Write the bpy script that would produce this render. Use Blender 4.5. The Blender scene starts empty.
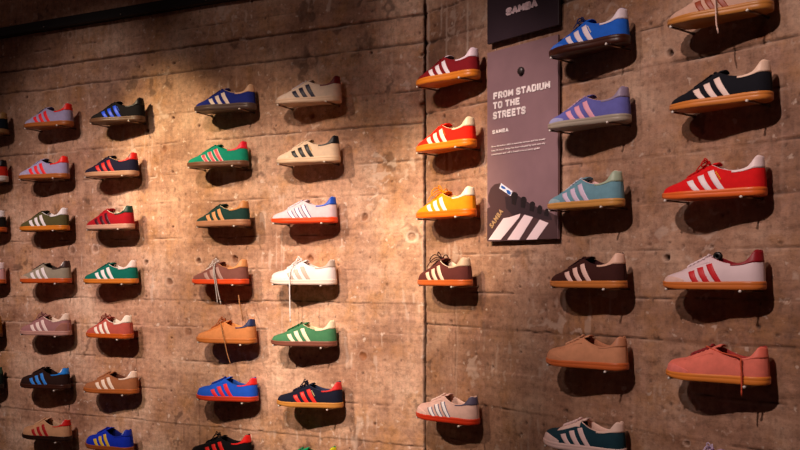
import bpy, bmesh, math, random
import numpy as np
from mathutils import Vector, Matrix

random.seed(7)
C = bpy.context.scene.collection
sc = bpy.context.scene
F = 900.0            # focal length in pixels (800 px wide frame)
HZ = 272.0           # image row of the horizon
EYE = 1.5
OFF = 0.065          # distance of a shoe's centre line from the wall face

# ------------------------------------------------------------------ materials
def lin(c):
    c = c / 255.0
    return c / 12.92 if c <= 0.04045 else ((c + 0.055) / 1.055) ** 2.4

def hexl(h):
    h = h.lstrip('#')
    return (lin(int(h[0:2], 16)), lin(int(h[2:4], 16)), lin(int(h[4:6], 16)), 1.0)

_m = {}
def mat(h, kind='suede'):
    key = (h, kind)
    if key in _m:
        return _m[key]
    m = bpy.data.materials.new(kind + '_' + h.lstrip('#'))
    m.use_nodes = True
    nt = m.node_tree; N = nt.nodes; Lk = nt.links
    b = N['Principled BSDF']
    col = hexl(h)
    par = {'suede': (.88, 55, .10, .18, .0012), 'leather': (.42, 30, .05, .12, .0006), 'rubber': (.38, 16, .08, .10, .0005),
           'cloth': (.95, 260, .10, .4, .0008), 'metal': (.28, 40, .05, .05, .0002), 'plastic': (.4, 40, .03, .05, .0002),
           'black_metal': (.45, 40, .08, .05, .0003), 'print': (.5, 8, .03, .0, .0001)}[kind]
    rough, scale, var, bmp, dist = par
    tc = N.new('ShaderNodeTexCoord'); mp = N.new('ShaderNodeTexNoise')
    mp.inputs['Scale'].default_value = scale; mp.inputs['Detail'].default_value = 4
    Lk.new(tc.outputs['Object'], mp.inputs['Vector'])
    mx = N.new('ShaderNodeMix'); mx.data_type = 'RGBA'
    mx.inputs[6].default_value = tuple(max(0, c * (1 - 2.2 * var)) for c in col[:3]) + (1,)
    mx.inputs[7].default_value = tuple(min(1, c * (1 + 2.0 * var)) for c in col[:3]) + (1,)
    Lk.new(mp.outputs['Fac'], mx.inputs[0])
    Lk.new(mx.outputs[2], b.inputs['Base Color'])
    b.inputs['Roughness'].default_value = rough
    bp = N.new('ShaderNodeBump'); bp.inputs['Strength'].default_value = bmp; bp.inputs['Distance'].default_value = dist
    Lk.new(mp.outputs['Fac'], bp.inputs['Height']); Lk.new(bp.outputs['Normal'], b.inputs['Normal'])
    if kind == 'metal': b.inputs['Metallic'].default_value = 1.0
    if kind in ('leather', 'rubber'): b.inputs['Specular IOR Level'].default_value = .3
    if kind in ('suede', 'cloth'):
        b.inputs['Specular IOR Level'].default_value = .2
    _m[key] = m
    return m

def concrete(name, tone=(1, 1, 1, 1)):
    m = bpy.data.materials.new(name); m.use_nodes = True
    nt = m.node_tree; N = nt.nodes; K = nt.links
    b = N['Principled BSDF']
    tc = N.new('ShaderNodeTexCoord')
    def mapping(scale, loc=(0, 0, 0)):
        mp = N.new('ShaderNodeMapping'); mp.inputs['Scale'].default_value = scale; mp.inputs['Location'].default_value = loc
        K.new(tc.outputs['Object'], mp.inputs['Vector']); return mp.outputs['Vector']
    def noise(vec, s, det=6, rough=.6):
        n = N.new('ShaderNodeTexNoise'); n.inputs['Scale'].default_value = s
        n.inputs['Detail'].default_value = det; n.inputs['Roughness'].default_value = rough
        K.new(vec, n.inputs['Vector']); return n.outputs['Fac']
    def ramp(src, stops):
        r = N.new('ShaderNodeValToRGB'); cr = r.color_ramp
        while len(cr.elements) < len(stops): cr.elements.new(.5)
        for e, (p, c) in zip(cr.elements, stops): e.position = p; e.color = c
        K.new(src, r.inputs['Fac']); return r.outputs['Color']
    def mix(f, a, c, mode='MIX'):
        x = N.new('ShaderNodeMix'); x.data_type = 'RGBA'; x.blend_type = mode
        if isinstance(f, float): x.inputs[0].default_value = f
        else: K.new(f, x.inputs[0])
        for s, v in ((6, a), (7, c)):
            if isinstance(v, tuple): x.inputs[s].default_value = v
            else: K.new(v, x.inputs[s])
        return x.outputs[2]
    big = noise(mapping((1, 1, 1.3)), 2.6, 8, .62)
    base = ramp(big, [(.32, (.27, .128, .072, 1)), (.43, (.46, .248, .155, 1)), (.53, (.62, .365, .240, 1)), (.66, (.82, .56, .40, 1))])
    och = noise(mapping((1, 1, .8), (7, 0, 3)), 5.5, 7, .7)
    base = mix(ramp(och, [(.50, (0, 0, 0, 1)), (.66, (.8, .8, .8, 1))]), base, (.54, .265, .105, 1))
    pnk = noise(mapping((1.2, 1, 1), (2, 0, 9)), 8.0, 6, .7)
    base = mix(ramp(pnk, [(.54, (0, 0, 0, 1)), (.70, (.5, .5, .5, 1))]), base, (.66, .37, .28, 1))
    dk = noise(mapping((1, 1, 1.1), (4, 0, 13)), 11.0, 8, .75)
    base = mix(ramp(dk, [(.54, (0, 0, 0, 1)), (.68, (.6, .6, .6, 1))]), base, (.26, .105, .055, 1))
    # vertical run marks and horizontal board grain
    st = noise(mapping((42, 1, 3.2), (1, 0, 4)), 1.0, 5, .65)
    base = mix(.30, base, ramp(st, [(.30, (.42, .36, .33, 1)), (.52, (1, 1, 1, 1)), (.75, (1.25, 1.22, 1.2, 1))]), 'MULTIPLY')
    hg = noise(mapping((4.5, 1, 26)), 1.0, 6, .75)
    base = mix(.28, base, ramp(hg, [(.32, (.45, .4, .38, 1)), (.52, (1, 1, 1, 1)), (.72, (1.2, 1.2, 1.2, 1))]), 'MULTIPLY')
    sp = noise(mapping((1, 1, 1), (5, 0, 2)), 42, 8, .8)
    base = mix(.75, base, ramp(sp, [(.33, (.40, .36, .34, 1)), (.5, (1, 1, 1, 1)), (.68, (1.3, 1.28, 1.25, 1))]), 'MULTIPLY')
    # small pale chips
    ch = noise(mapping((1, 1, 1), (11, 0, 5)), 38, 3, .5)
    base = mix(ramp(ch, [(.64, (0, 0, 0, 1)), (.70, (.75, .75, .75, 1))]), base, (.82, .64, .52, 1))
    at = N.new('ShaderNodeAttribute'); at.attribute_name = 'wear'
    sp3 = N.new('ShaderNodeSeparateColor'); K.new(at.outputs['Color'], sp3.inputs['Color'])
    base = mix(sp3.outputs['Red'], base, (.07, .03, .017, 1))
    base = mix(sp3.outputs['Green'], base, (.82, .62, .50, 1))
    base = mix(sp3.outputs['Blue'], base, (.30, .10, .03, 1))
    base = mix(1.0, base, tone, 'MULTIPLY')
    K.new(base, b.inputs['Base Color'])
    K.new(ramp(och, [(.3, (.55, .55, .55, 1)), (.7, (.85, .85, .85, 1))]), b.inputs['Roughness'])
    bp = N.new('ShaderNodeBump'); bp.inputs['Strength'].default_value = .55; bp.inputs['Distance'].default_value = .004
    ad = N.new('ShaderNodeMath'); ad.operation = 'ADD'; K.new(sp, ad.inputs[0]); K.new(hg, ad.inputs[1])
    K.new(ad.outputs[0], bp.inputs['Height']); K.new(bp.outputs['Normal'], b.inputs['Normal'])
    return m

# ------------------------------------------------------------------ wall frames
class Wall:
    """vertical plane; the calibrated plane is that of the shoes' centre lines, the wall face lies OFF behind it"""
    def __init__(s, s400, k, d=.228):
        s.a = k / d; s.b = s400 / (F * d)              # a X + b Y = 1
        s.n = math.hypot(s.a, s.b)
        s.th = math.atan2(s.a, s.b)
        s.N = Vector((-s.a / s.n, -s.b / s.n, 0))      # out of the wall, into the room
        s.D = Vector((math.cos(s.th), -math.sin(s.th), 0))
        s.O = Vector((0, 0, 0))
    def hit(s, u, v, off=0.0):                         # off = distance from the wall face
        r = Vector(((u - 400) / F, 1, (HZ - v) / F))
        q = 1 / s.n - (off - OFF)                      # distance of plane from the eye
        t = q / (-(r.dot(s.N)))
        p = r * t; p.z += EYE
        return p
    def tz(s, u, v, off=0.0):
        p = s.hit(u, v, off)
        return (p - s.O).dot(s.D), p.z
    def place(s, o, t=0, n=0, z=0):
        p = s.O + s.D * t + s.N * n
        o.location = (p.x, p.y, z); o.rotation_euler = (0, 0, -s.th)

LW = Wall(64.2, .035)
RW = Wall(64.1, .087)
seam_u = 425
LW.O = LW.hit(seam_u - .35, HZ, 0); LW.O.z = 0
RW.O = RW.hit(seam_u + .4, HZ, 0); RW.O.z = 0

# ------------------------------------------------------------------ object helpers
def link(name, me, material, parent=None):
    o = bpy.data.objects.new(name, me); C.objects.link(o)
    if material is not None: me.materials.append(material)
    if parent is not None: o.parent = parent
    return o

def mesh(name, verts, faces, material, parent=None, smooth=True, merge=0):
    me = bpy.data.meshes.new(name)
    me.from_pydata([tuple(v) for v in verts], [], faces)
    if merge:
        bm = bmesh.new(); bm.from_mesh(me)
        bmesh.ops.remove_doubles(bm, verts=bm.verts, dist=merge)
        bmesh.ops.recalc_face_normals(bm, faces=bm.faces)
        bm.to_mesh(me); bm.free()
    me.validate()
    if smooth: me.polygons.foreach_set('use_smooth', [True] * len(me.polygons))
    return link(name, me, material, parent)

def empty(name, label, cat, group=None):
    o = bpy.data.objects.new(name, None); C.objects.link(o)
    o.empty_display_size = .05
    o['label'] = label; o['category'] = cat
    if group: o['group'] = group
    return o

def boxes(name, bs, material, parent=None, bevel=0.0):
    bm = bmesh.new()
    for (x0, x1, y0, y1, z0, z1) in bs:
        r = bmesh.ops.create_cube(bm, size=1)
        for v in r['verts']:
            v.co = Vector(((x0 + x1) / 2 + v.co.x * (x1 - x0), (y0 + y1) / 2 + v.co.y * (y1 - y0), (z0 + z1) / 2 + v.co.z * (z1 - z0)))
    if bevel:
        bmesh.ops.bevel(bm, geom=bm.edges[:], offset=bevel, segments=2, affect='EDGES', profile=.5)
    me = bpy.data.meshes.new(name); bm.to_mesh(me); bm.free()
    return link(name, me, material, parent)

def tube_geo(pts, r, n=6, flat=1.0, closed=False):
    """verts, faces of a tube along pts; r number or list"""
    P = [Vector(p) for p in pts]; V = []; Fc = []; m = len(P)
    up = Vector((0, 0, 1))
    for i, p in enumerate(P):
        t = (P[(i + 1) % m] - P[i - 1]) if closed else (P[min(i + 1, m - 1)] - P[max(i - 1, 0)])
        t.normalize()
        a = t.cross(up)
        if a.length < .05: a = t.cross(Vector((0, 1, 0)))
        a.normalize(); b = a.cross(t)
        rr = r[i] if isinstance(r, (list, tuple)) else r
        for k in range(n):
            g = 2 * math.pi * k / n
            V.append(p + a * math.cos(g) * rr * flat + b * math.sin(g) * rr)
    rng = m if closed else m - 1
    for i in range(rng):
        j = (i + 1) % m
        for k in range(n):
            Fc.append((i * n + k, i * n + (k + 1) % n, j * n + (k + 1) % n, j * n + k))
    if not closed:
        Fc.append(tuple(range(n))[::-1]); Fc.append(tuple((m - 1) * n + k for k in range(n)))
    return V, Fc

def join_geo(parts):
    V, Fc = [], []
    for v, f in parts:
        o = len(V); V += list(v); Fc += [tuple(i + o for i in q) for q in f]
    return V, Fc

def spline(pts, seg=8):
    P = [Vector(p) for p in pts]; out = []
    for i in range(len(P) - 1):
        p0 = P[max(i - 1, 0)]; p1 = P[i]; p2 = P[i + 1]; p3 = P[min(i + 2, len(P) - 1)]
        for k in range(seg):
            t = k / seg
            out.append(.5 * ((2 * p1) + (p2 - p0) * t + (2 * p0 - 5 * p1 + 4 * p2 - p3) * t * t + (3 * p1 - p0 - 3 * p2 + p3) * t ** 3))
    out.append(P[-1]); return out

# ------------------------------------------------------------------ value noise (for the wall relief)
rng = np.random.default_rng(11)
def vnoise(x, z, sx, sz, seed):
    g = np.random.default_rng(seed).random((256, 256))
    X = x * sx + 61.3; Z = z * sz + 17.7
    xi = np.floor(X).astype(int); zi = np.floor(Z).astype(int)
    fx = X - xi; fz = Z - zi; fx = fx * fx * (3 - 2 * fx); fz = fz * fz * (3 - 2 * fz)
    a = g[xi % 256, zi % 256]; b = g[(xi + 1) % 256, zi % 256]; c = g[xi % 256, (zi + 1) % 256]; d = g[(xi + 1) % 256, (zi + 1) % 256]
    return (a * (1 - fx) + b * fx) * (1 - fz) + (c * (1 - fx) + d * fx) * fz

def build_wall(name, W, tmin, tmax, joints, vjoints, holes, pale, seed, edge_side, material, chips=()):
    st = .004
    core_lo, core_hi = (max(tmin, -2.35), tmax) if edge_side > 0 else (tmin, 1.55)
    ts = list(np.arange(core_lo, core_hi + 1e-6, st))
    if tmin < core_lo: ts = list(np.linspace(tmin, core_lo, 12)[:-1]) + ts
    if tmax > core_hi: ts = ts + list(np.linspace(core_hi, tmax, 12)[1:])
    zs = [0, .25, .5] + list(np.arange(.6, 2.84, st)) + [2.9, 3.2, 3.6, 4.2]
    ts = np.array(ts); zs = np.array(zs)
    T, Z = np.meshgrid(ts, zs, indexing='ij')
    # board tones / offsets
    bi = np.zeros_like(Z, dtype=int)
    dep = np.zeros_like(Z); crack = np.zeros_like(Z); palem = np.zeros_like(Z); rust = np.zeros_like(Z)
    for j, (jz, wid, strength) in enumerate(joints):
        wob = (vnoise(T, Z * 0, 5, 1, seed + j) - .5) * .007 + (vnoise(T, Z * 0, 40, 1, seed + 50 + j) - .5) * .004
        zz = Z - jz - wob
        bi += (zz > 0).astype(int)
        pres = np.clip((vnoise(T, Z * 0, 7, 1, seed + 90 + j) - .5) * 3 + strength, .12, 1.3)
        w = wid * (.5 + .9 * vnoise(T, Z * 0, 55, 1, seed + 130 + j)) * pres
        g = np.exp(-(zz / np.maximum(w, .0011)) ** 2) * np.minimum(pres, 1)
        dep += g * .007; crack = np.maximum(crack, g * .95)
        lip = np.exp(-((zz + .006) / .003) ** 2) * np.clip(vnoise(T, Z, 22, 8, seed + 170 + j) - .5, 0, 1) * 2
        palem = np.maximum(palem, lip * .8 * np.minimum(pres, 1))
    offs = np.random.default_rng(seed + 5).uniform(-.0018, .0018, len(joints) + 1)
    dep += offs[bi]
    for (vt, z0, z1, wid, strength) in vjoints:
        wob = (vnoise(T * 0, Z, 1, 12, seed + 300) - .5) * .008
        zz = T - vt - wob
        inside = np.clip((Z - z0) / .02, 0, 1) * np.clip((z1 - Z) / .02, 0, 1)
        g = np.exp(-(zz / wid) ** 2) * inside * strength * (.5 + .7 * vnoise(T * 0, Z, 1, 30, seed + 310))
        dep += g * .004; crack = np.maximum(crack, np.clip(g, 0, 1) * .6)
    dep += (vnoise(T, Z, 9, 9, seed + 1) - .5) * .004 + (vnoise(T, Z, 30, 34, seed + 2) - .5) * .0022 + (vnoise(T, Z, 90, 90, seed + 3) - .5) * .0012
    dep += (vnoise(T, Z, 3.5, 95, seed + 4) - .5) * .0012
    # small air holes
    r2 = np.random.default_rng(seed + 7)
    def dent(t, z, r, d, cr, pl=0, ru=0):
        i0, i1 = np.searchsorted(ts, (t - 2.4 * r, t + 2.4 * r)); j0, j1 = np.searchsorted(zs, (z - 2.4 * r, z + 2.4 * r))
        if i1 <= i0 or j1 <= j0: return
        S = (slice(i0, i1), slice(j0, j1))
        q = np.sqrt((T[S] - t) ** 2 + (Z[S] - z) ** 2) / r
        q = q + (vnoise(T[S], Z[S], 90, 90, seed + 21) - .5) * .5
        g = np.clip(1.25 - q ** 3, 0, 1)
        dep[S] += g * d; crack[S] = np.maximum(crack[S], g * cr)
        if pl: palem[S] = np.maximum(palem[S], np.clip(1.2 - abs(q - 1.35) * 3, 0, 1) * pl)
        if ru: rust[S] = np.maximum(rust[S], np.clip(2.2 - q, 0, 1) * ru)
    for _ in range(260):
        r = r2.uniform(.0025, .006)
        dent(r2.uniform(core_lo, core_hi), r2.uniform(.7, 2.8), r, r * .8, r2.uniform(.3, .8))
    for (u, v, rp, dp, cr, pl, ru) in holes:
        t, z = W.tz(u, v, 0)
        R = rp * W.hit(u, v, 0).y / F
        dent(t, z, R, dp, cr, pl, ru)
    # pale runs of old paint
    for (u, v0, v1, wpx, a) in pale:
        t, za = W.tz(u, v0, 0); _, zb = W.tz(u, v1, 0)
        wob = (vnoise(T * 0, Z, 1, 9, seed + int(u)) - .5) * .006
        w = wpx * W.hit(u, v0, 0).y / F / 2
        g = np.exp(-((T - t - wob) / w) ** 2) * np.clip((Z - zb) / .02, 0, 1) * np.clip((za - Z) / .02, 0, 1)
        g *= .35 + .9 * vnoise(T * 0, Z, 1, 26, seed + int(u) + 3)
        palem = np.maximum(palem, np.clip(g * a, 0, 1)); dep -= g * .0008
    # scattered pale chips (warped, so that no grid shows)
    Tw = T + (vnoise(T, Z, 31, 37, seed + 80) - .5) * .05 + (vnoise(T, Z, 110, 120, seed + 81) - .5) * .012
    Zw = Z + (vnoise(T, Z, 33, 29, seed + 82) - .5) * .05 + (vnoise(T, Z, 115, 105, seed + 83) - .5) * .012
    chn = vnoise(Tw, Zw, 48, 60, seed + 40) * vnoise(Tw, Zw, 7, 7, seed + 41)
    palem = np.maximum(palem, np.clip((chn - (.66 if edge_side > 0 else .60)) * 9, 0, .75))
    lng = vnoise(T + (Zw - Z) * .15, Z, 95, 13, seed + 44) * vnoise(Tw, Zw, 5, 6, seed + 45)
    palem = np.maximum(palem, np.clip((lng - .63) * 7, 0, .6))
    drk = vnoise(Tw, Zw, 36, 30, seed + 47) * vnoise(Tw, Zw, 9, 8, seed + 48)
    crack = np.maximum(crack, np.clip((drk - .62) * 5, 0, .55)); dep += np.clip((drk - .62) * 5, 0, .5) * .002
    # broken edge along the seam
    e = (ts[-1] - T) if edge_side > 0 else (T - ts[0])
    en = vnoise(T * 0, Z, 1, 22, seed + 60) * .6 + vnoise(T * 0, Z, 1, 70, seed + 61) * .4
    ew = .0015 + .016 * np.clip(en - .45, 0, 1)
    g = np.clip(1 - e / ew, 0, 1)
    dep += g * .012; crack = np.maximum(crack, g * .25)
    palem = np.maximum(palem, np.exp(-((e - ew * 1.4) / .004) ** 2) * np.clip(vnoise(T, Z, 60, 12, seed + 62) - .45, 0, 1) * 1.6)
    Tj = T.copy()
    if edge_side > 0: Tj[-1, :] -= .004 * vnoise(T[-1] * 0, Z[-1], 1, 60, seed + 63)
    else: Tj[0, :] += .004 * vnoise(T[0] * 0, Z[0], 1, 60, seed + 64)
    nt_, nz_ = T.shape
    co = np.stack([Tj, dep, Z], -1).reshape(-1, 3)
    back = np.stack([T, np.full_like(T, .16), Z], -1)
    idx = np.arange(nt_ * nz_).reshape(nt_, nz_)
    q = np.stack([idx[:-1, :-1], idx[1:, :-1], idx[1:, 1:], idx[:-1, 1:]], -1).reshape(-1, 4)
    # rim to the back, and the back face
    rim = np.concatenate([idx[:, 0], idx[-1, 1:], idx[-2::-1, -1], idx[0, -2:0:-1]])
    rb = back.reshape(-1, 3)[rim]
    base = len(co); nr = len(rim)
    bidx = base + np.arange(nr)
    nxt = np.roll(np.arange(nr), -1)
    q2 = np.stack([rim[nxt], rim, bidx, bidx[nxt]], -1)
    co = np.concatenate([co, rb])
    faces = np.concatenate([q, q2])
    me = bpy.data.meshes.new(name)
    me.vertices.add(len(co)); me.vertices.foreach_set('co', co.astype(np.float32).ravel())
    nf = len(faces)
    me.loops.add(nf * 4 + nr); me.polygons.add(nf + 1)
    li = np.concatenate([faces.ravel(), bidx[::-1]]).astype(np.int32)
    me.loops.foreach_set('vertex_index', li)
    ls = np.concatenate([np.arange(nf) * 4, [nf * 4]]).astype(np.int32)
    me.polygons.foreach_set('loop_start', ls)
    me.update(calc_edges=True)
    sm = np.zeros(nf + 1, dtype=bool); sm[:len(q)] = True
    me.polygons.foreach_set('use_smooth', sm)
    ca = me.color_attributes.new('wear', 'FLOAT_COLOR', 'POINT')
    cols = np.zeros((len(co), 4), dtype=np.float32); cols[:, 3] = 1
    n0 = nt_ * nz_
    cols[:n0, 0] = np.clip(crack, 0, 1).ravel(); cols[:n0, 1] = np.clip(palem, 0, 1).ravel() * .75; cols[:n0, 2] = np.clip(rust, 0, 1).ravel()
    ca.data.foreach_set('color', cols.ravel())
    me.validate()
    o = link(name, me, material); o['kind'] = 'structure'
    W.place(o)
    return o

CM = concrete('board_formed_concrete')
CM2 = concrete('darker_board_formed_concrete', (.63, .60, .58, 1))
lj = [(u_v[0], u_v[1]) for u_v in []]
def jz(W, u, v): return W.tz(u, v, 0)[1]
LJ = [(jz(LW, 240, 432.5 - 3.5), .0014, .4), (1.01, .0012, .35), (1.135, .0012, .3), (jz(LW, 340, 332), .0018, .95), (1.385, .0013, .45),
      (1.51, .0012, .3), (1.64, .0012, .25), (jz(LW, 300, 198), .0014, .55), (jz(LW, 300, 167), .0016, .7), (jz(LW, 300, 132.5), .0022, 1.1),
      (2.155, .0012, .15), (jz(LW, 240, 65), .0030, 1.9), (jz(LW, 240, 40), .0030, 1.9), (2.50, .0015, .35)]
RJ = [(.93, .0013, .3), (1.06, .0013, .3), (1.18, .0013, .3), (jz(RW, 608, 336), .0016, .65), (1.43, .0012, .3), (1.56, .0012, .35),
      (1.69, .0013, .35), (1.82, .0013, .4), (jz(RW, 650, 109), .0016, .65), (jz(RW, 760, 44), .0020, .9), (2.17, .0013, .3),
      (jz(RW, 450, 36), .0046, 1.1), (2.42, .0020, .6)]
def VJ(W, u, v0, v1, w, s):
    t, a = W.tz(u, v0, 0); _, b = W.tz(u, v1, 0)
    return (t, b, a, w, s)
LVJ = [VJ(LW, 32, 240, 296, .0025, .8), VJ(LW, 199, 395, 450, .0025, .9), VJ(LW, 183, 425, 450, .0025, .9), VJ(LW, 282, 225, 300, .002, .5),
       VJ(LW, 200, 42, 72, .002, .7), VJ(LW, 49, 215, 240, .002, .5), VJ(LW, 294, 300, 335, .002, .6), VJ(LW, 145, 150, 200, .002, .4), VJ(LW, 396, 0, 60, .002, .4)]
RVJ = [VJ(RW, 455, 296, 380, .0022, .6), VJ(RW, 452, 296, 400, .0015, .5), VJ(RW, 640, 30, 110, .002, .5), VJ(RW, 722, 60, 130, .002, .4), VJ(RW, 565, 250, 330, .002, .3)]
#      u   v   r   depth crack pale rust
LH = [(146, 262, 2.4, .012, .8, .4, 0), (147.5, 131, 2, .012, .9, 0, 0), (199, 126, 1.7, .010, .9, 0, 0), (312, 116, 2.4, .013, .85, 0, .5), (322, 115.5, 1.6, .003, 0, .9, 0),
      (198.5, 261, 3.0, .012, .75, .4, 0), (235, 259, 3.2, .012, .75, .4, .4), (310, 258.5, 3.4, .010, .6, .3, .6), (365, 217, 3.6, .009, .6, .7, .5),
      (412, 237, 4.2, .007, .35, .8, 0), (363, 356, 3.6, .005, .15, 1, .8), (188, 332, 4.2, .004, .4, .3, .3), (95.5, 249, 3.2, .006, .5, .6, 0), (72, 250, 3.4, .003, .35, .3, 0),
      (174, 63, 1.2, .008, .9, 0, 0), (174, 118, 1.2, .007, .8, 0, 0), (371, 52.5, 1.7, .010, .9, .3, 0), (422, 54.5, 1.6, .012, .9, 0, 0), (422.0, 105, 2.6, .012, .8, 0, .5),
      (88, 340 - 12, 2.6, .003, .25, .3, 0), (27, 97, 1.5, .008, .8, 0, 0), (70, 35, 2.5, .003, .2, .6, 0), (336, 41, 2.0, .003, .1, .8, .4), (380, 262, 1.4, .004, .5, 0, 0),
      (107, 67, 1.6, .004, .3, .7, 0), (139, 67, 1.3, .005, .7, 0, 0), (75, 10, 2.2, .003, .4, 0, .3)]
for _v in (63, 117.5, 172, 227, 338, 391): LH.append((173 - (.0 if _v < 250 else 2), _v, 1.25, .010, .85, 0, 0))
LH.append((169.5, 282, 3.6, .008, .7, .5, .2))
LH.append((165, 149, 3.0, .004, .4, .2, .5))
RH = [(520.5, 287, 1.3, .010, .9, 0, 0), (521, 434, 1.3, .010, .9, 0, 0), (443.6, 116.5, 1.8, .012, .95, 0, 0), (670, 52.5, 3.6, .016, .95, .5, 0), (667, 258, 3.4, .016, .95, .6, 0), (761.5, 33, 4.6, .004, .2, .2, 1), (521, 352, 1.3, .010, .9, .3, 0),
      (492.5, 367.5, 1.7, .010, .9, .7, 0), (476, 355, 1.2, .008, .8, 0, 0), (437.5, 351, 1.2, .008, .8, 0, 0), (493, 243, 1.4, .006, .8, 0, 0), (637, 201, 1.6, .008, .8, 0, 0),
      (712, 246.5, 2.0, .006, .7, .8, 0), (434, 26, 2.0, .006, .6, .3, .4), (456, 15, 1.8, .003, 0, 1, 0), (700, 57, 1.6, .003, 0, .9, 0), (691, 41, 1.8, .003, 0, .9, 0),
      (725, 348, 4.0, .002, .2, .7, 0), (787, 301, 2.2, .002, .0, .8, 0), (664, 398, 1.6, .002, 0, .8, 0), (683, 418.5, 2.6, .002, 0, .9, 0), (695, 418.5, 1.5, .002, 0, .9, 0),
      (687, 443, 2.6, .005, .6, .9, 0), (620, 432, 1.6, .008, .9, 0, 0), (589, 419, 2.0, .002, 0, .8, 0), (614, 413, 2.0, .002, 0, .8, 0)]
LP = [(318.5, 60, 92, 2.0, .8), (113, 300, 420, 2.2, .0), (180, 30, 60, 3, .3), (282, 230, 330, 1.5, .5), (392, 40, 75, 4, .4)]
RP = [(427.8, 0, 75, 2.8, 2.2), (441, 0, 34, 2.2, 1.3), (446.5, 0, 62, 2.2, 1.1), (467, 0, 58, 2.4, 2.2), (457, 296, 400, 1.6, .55), (485, 320, 350, 3, .4), (520, 0, 60, 2, .2), (781, 60, 200, 3, .2)]
build_wall('wall_left', LW, -7.0, 0.0, LJ, LVJ, LH, LP, 101, +1, CM)
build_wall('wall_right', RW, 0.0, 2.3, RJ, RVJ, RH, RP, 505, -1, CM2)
# dark filler added behind the panel seam to stop light leaking through
fl = boxes('seam_light_block', [(-.10, .12, .045, .12, 0, 4.2)], mat('#2a1c16', 'cloth')); fl['kind'] = 'structure'
RW.place(fl)

floor_me = bpy.data.meshes.new('floor')
fb = boxes('floor', [(-8.5, 3.2, -3.0, 8.0, -.12, 0)], mat('#5a4a40', 'rubber')); fb['kind'] = 'structure'

# ------------------------------------------------------------------ black trunking along the top of the left wall
_, rz0 = LW.tz(0, 36.8, 0.03); _, rz1 = LW.tz(0, 26.0, .03)
rail = empty('wall_rail', 'long black metal rail running along the top left of the concrete wall', 'rail')
LW.place(rail, -7.0, 0, rz0)
hh = (rz1 - rz0) * .86
boxes('rail_channel', [(0, 6.985, -.030, .004, 0, hh)], mat('#060505', 'black_metal'), rail, .002)
boxes('lower_lip', [(0, 6.985, -.036, -.030, 0, hh * .30)], mat('#0e0a09', 'black_metal'), rail, .001)
for k in range(15):
    b = boxes('screw', [(.2 + k * .45, .2065 + k * .45, -.039, -.036, .006, .0125)], mat('#8a7f78', 'metal'), rail, .001)

# ------------------------------------------------------------------ the shoe
L = .268
def tab(xs, ys):
    def f(x): return float(np.interp(x, xs, ys))
    return f
_hx = [0, .004, .015, .03, .06, .10, .15, .22, .30, .38, .46, .54, .62, .70, .78, .86, .92, .96, .985, .996, 1]
_hw = [0, .0075, .015, .0215, .029, .0352, .0403, .0447, .0462, .0445, .0412, .0375, .0350, .0338, .0338, .0332, .0300, .0243, .0166, .0088, 0]
_c = tab([0, .05, .12, .3, .5, .65, .8, 1], [.008, .0065, .004, 0, -.0015, -.001, 0, 0])
def smooth_tab(xs, ys, n=400, k=7):
    X = np.linspace(0, 1, n + 1); Y = np.interp(X, xs, ys)
    P = np.pad(Y, k, mode='edge'); Y2 = np.convolve(P, np.hanning(2 * k + 3)[1:-1] / np.hanning(2 * k + 3).sum(), 'valid')
    return lambda x: float(np.interp(x, X, Y2))
hw2 = tab(_hx, [h * h for h in _hw])
def hw(x): return math.sqrt(max(hw2(x), 0))
SH = {
 'low':   dict(h=smooth_tab([0, .012, .035, .1, .2, .3, .4, .47, .52, .56, .62, .68, .73, .78, .83, .87, .905, .935, .96, 1.0],
                            [.022, .030, .035, .040, .0475, .058, .0695, .0785, .0815, .078, .0705, .0655, .0635, .0635, .0660, .0710, .0810, .0935, .0975, .0940]), low=.068),
 'round': dict(h=smooth_tab([0, .012, .035, .1, .2, .3, .4, .47, .52, .56, .62, .68, .73, .78, .83, .87, .905, .935, .96, 1.0],
                            [.026, .037, .044, .049, .054, .063, .074, .0825, .0845, .080, .0715, .0655, .0625, .0625, .0645, .0690, .0790, .0900, .0930, .0895]), low=.066),
}
gap = smooth_tab([0, .24, .26, .35, .46, .52, .56, .62, .72, .82, .9, .95, .985, 1], [0, 0, .003, .010, .0145, .019, .0255, .0278, .0275, .0262, .0215, .0155, .008, 0], k=3)
ZB = .014
def usurf(x, tz, side, H, push=0.0):
    """point on the upper; x 0 toe .. 1 heel, tz 0 sole .. 1 top edge, side -1 outer +1 inner"""
    h = H(x); w = max(hw(x) - .0016, 0) if 0.004 < x < .996 else hw(x)
    g = min(gap(x), w * .93)
    open_ = min(max((x - .25) / .25, 0), 1)
    p = 2.6 - .5 * open_; r = .56 + .44 * open_
    y = g + (w - g) * (max(1 - tz ** p, 0)) ** r
    if open_ > .5: y += .0018 * math.sin(math.pi * min(tz * 1.1, 1)) * (open_ - .5)
    z = ZB + (h - ZB) * tz
    xs = x
    if x > .86: xs = x - .020 * (x - .86) / .14 * tz ** 1.6
    if x < .12: xs = x + .012 * (1 - x / .12) * tz
    xx = .002 + xs * (L - .0035)
    return Vector((xx, _c(x) + side * y, z))
def upt(x, tz, side, H, push):
    p = usurf(x, tz, side, H)
    if push == 0: return p
    e = .004
    a = usurf(min(x + e, 1), tz, side, H) - usurf(max(x - e, 0), tz, side, H)
    b = usurf(x, min(tz + .02, 1), side, H) - usurf(x, max(tz - .02, 0), side, H)
    n = a.cross(b)
    if n.length < 1e-12: return p
    n.normalize()
    if n.y * side < 0 and abs(n.y) > .15: n = -n
    elif abs(n.y) <= .15 and n.z < 0: n = -n
    return p + n * push
def ztz(x, z, H): return min(max((z - ZB) / (H(x) - ZB), 0), 1)

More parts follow.
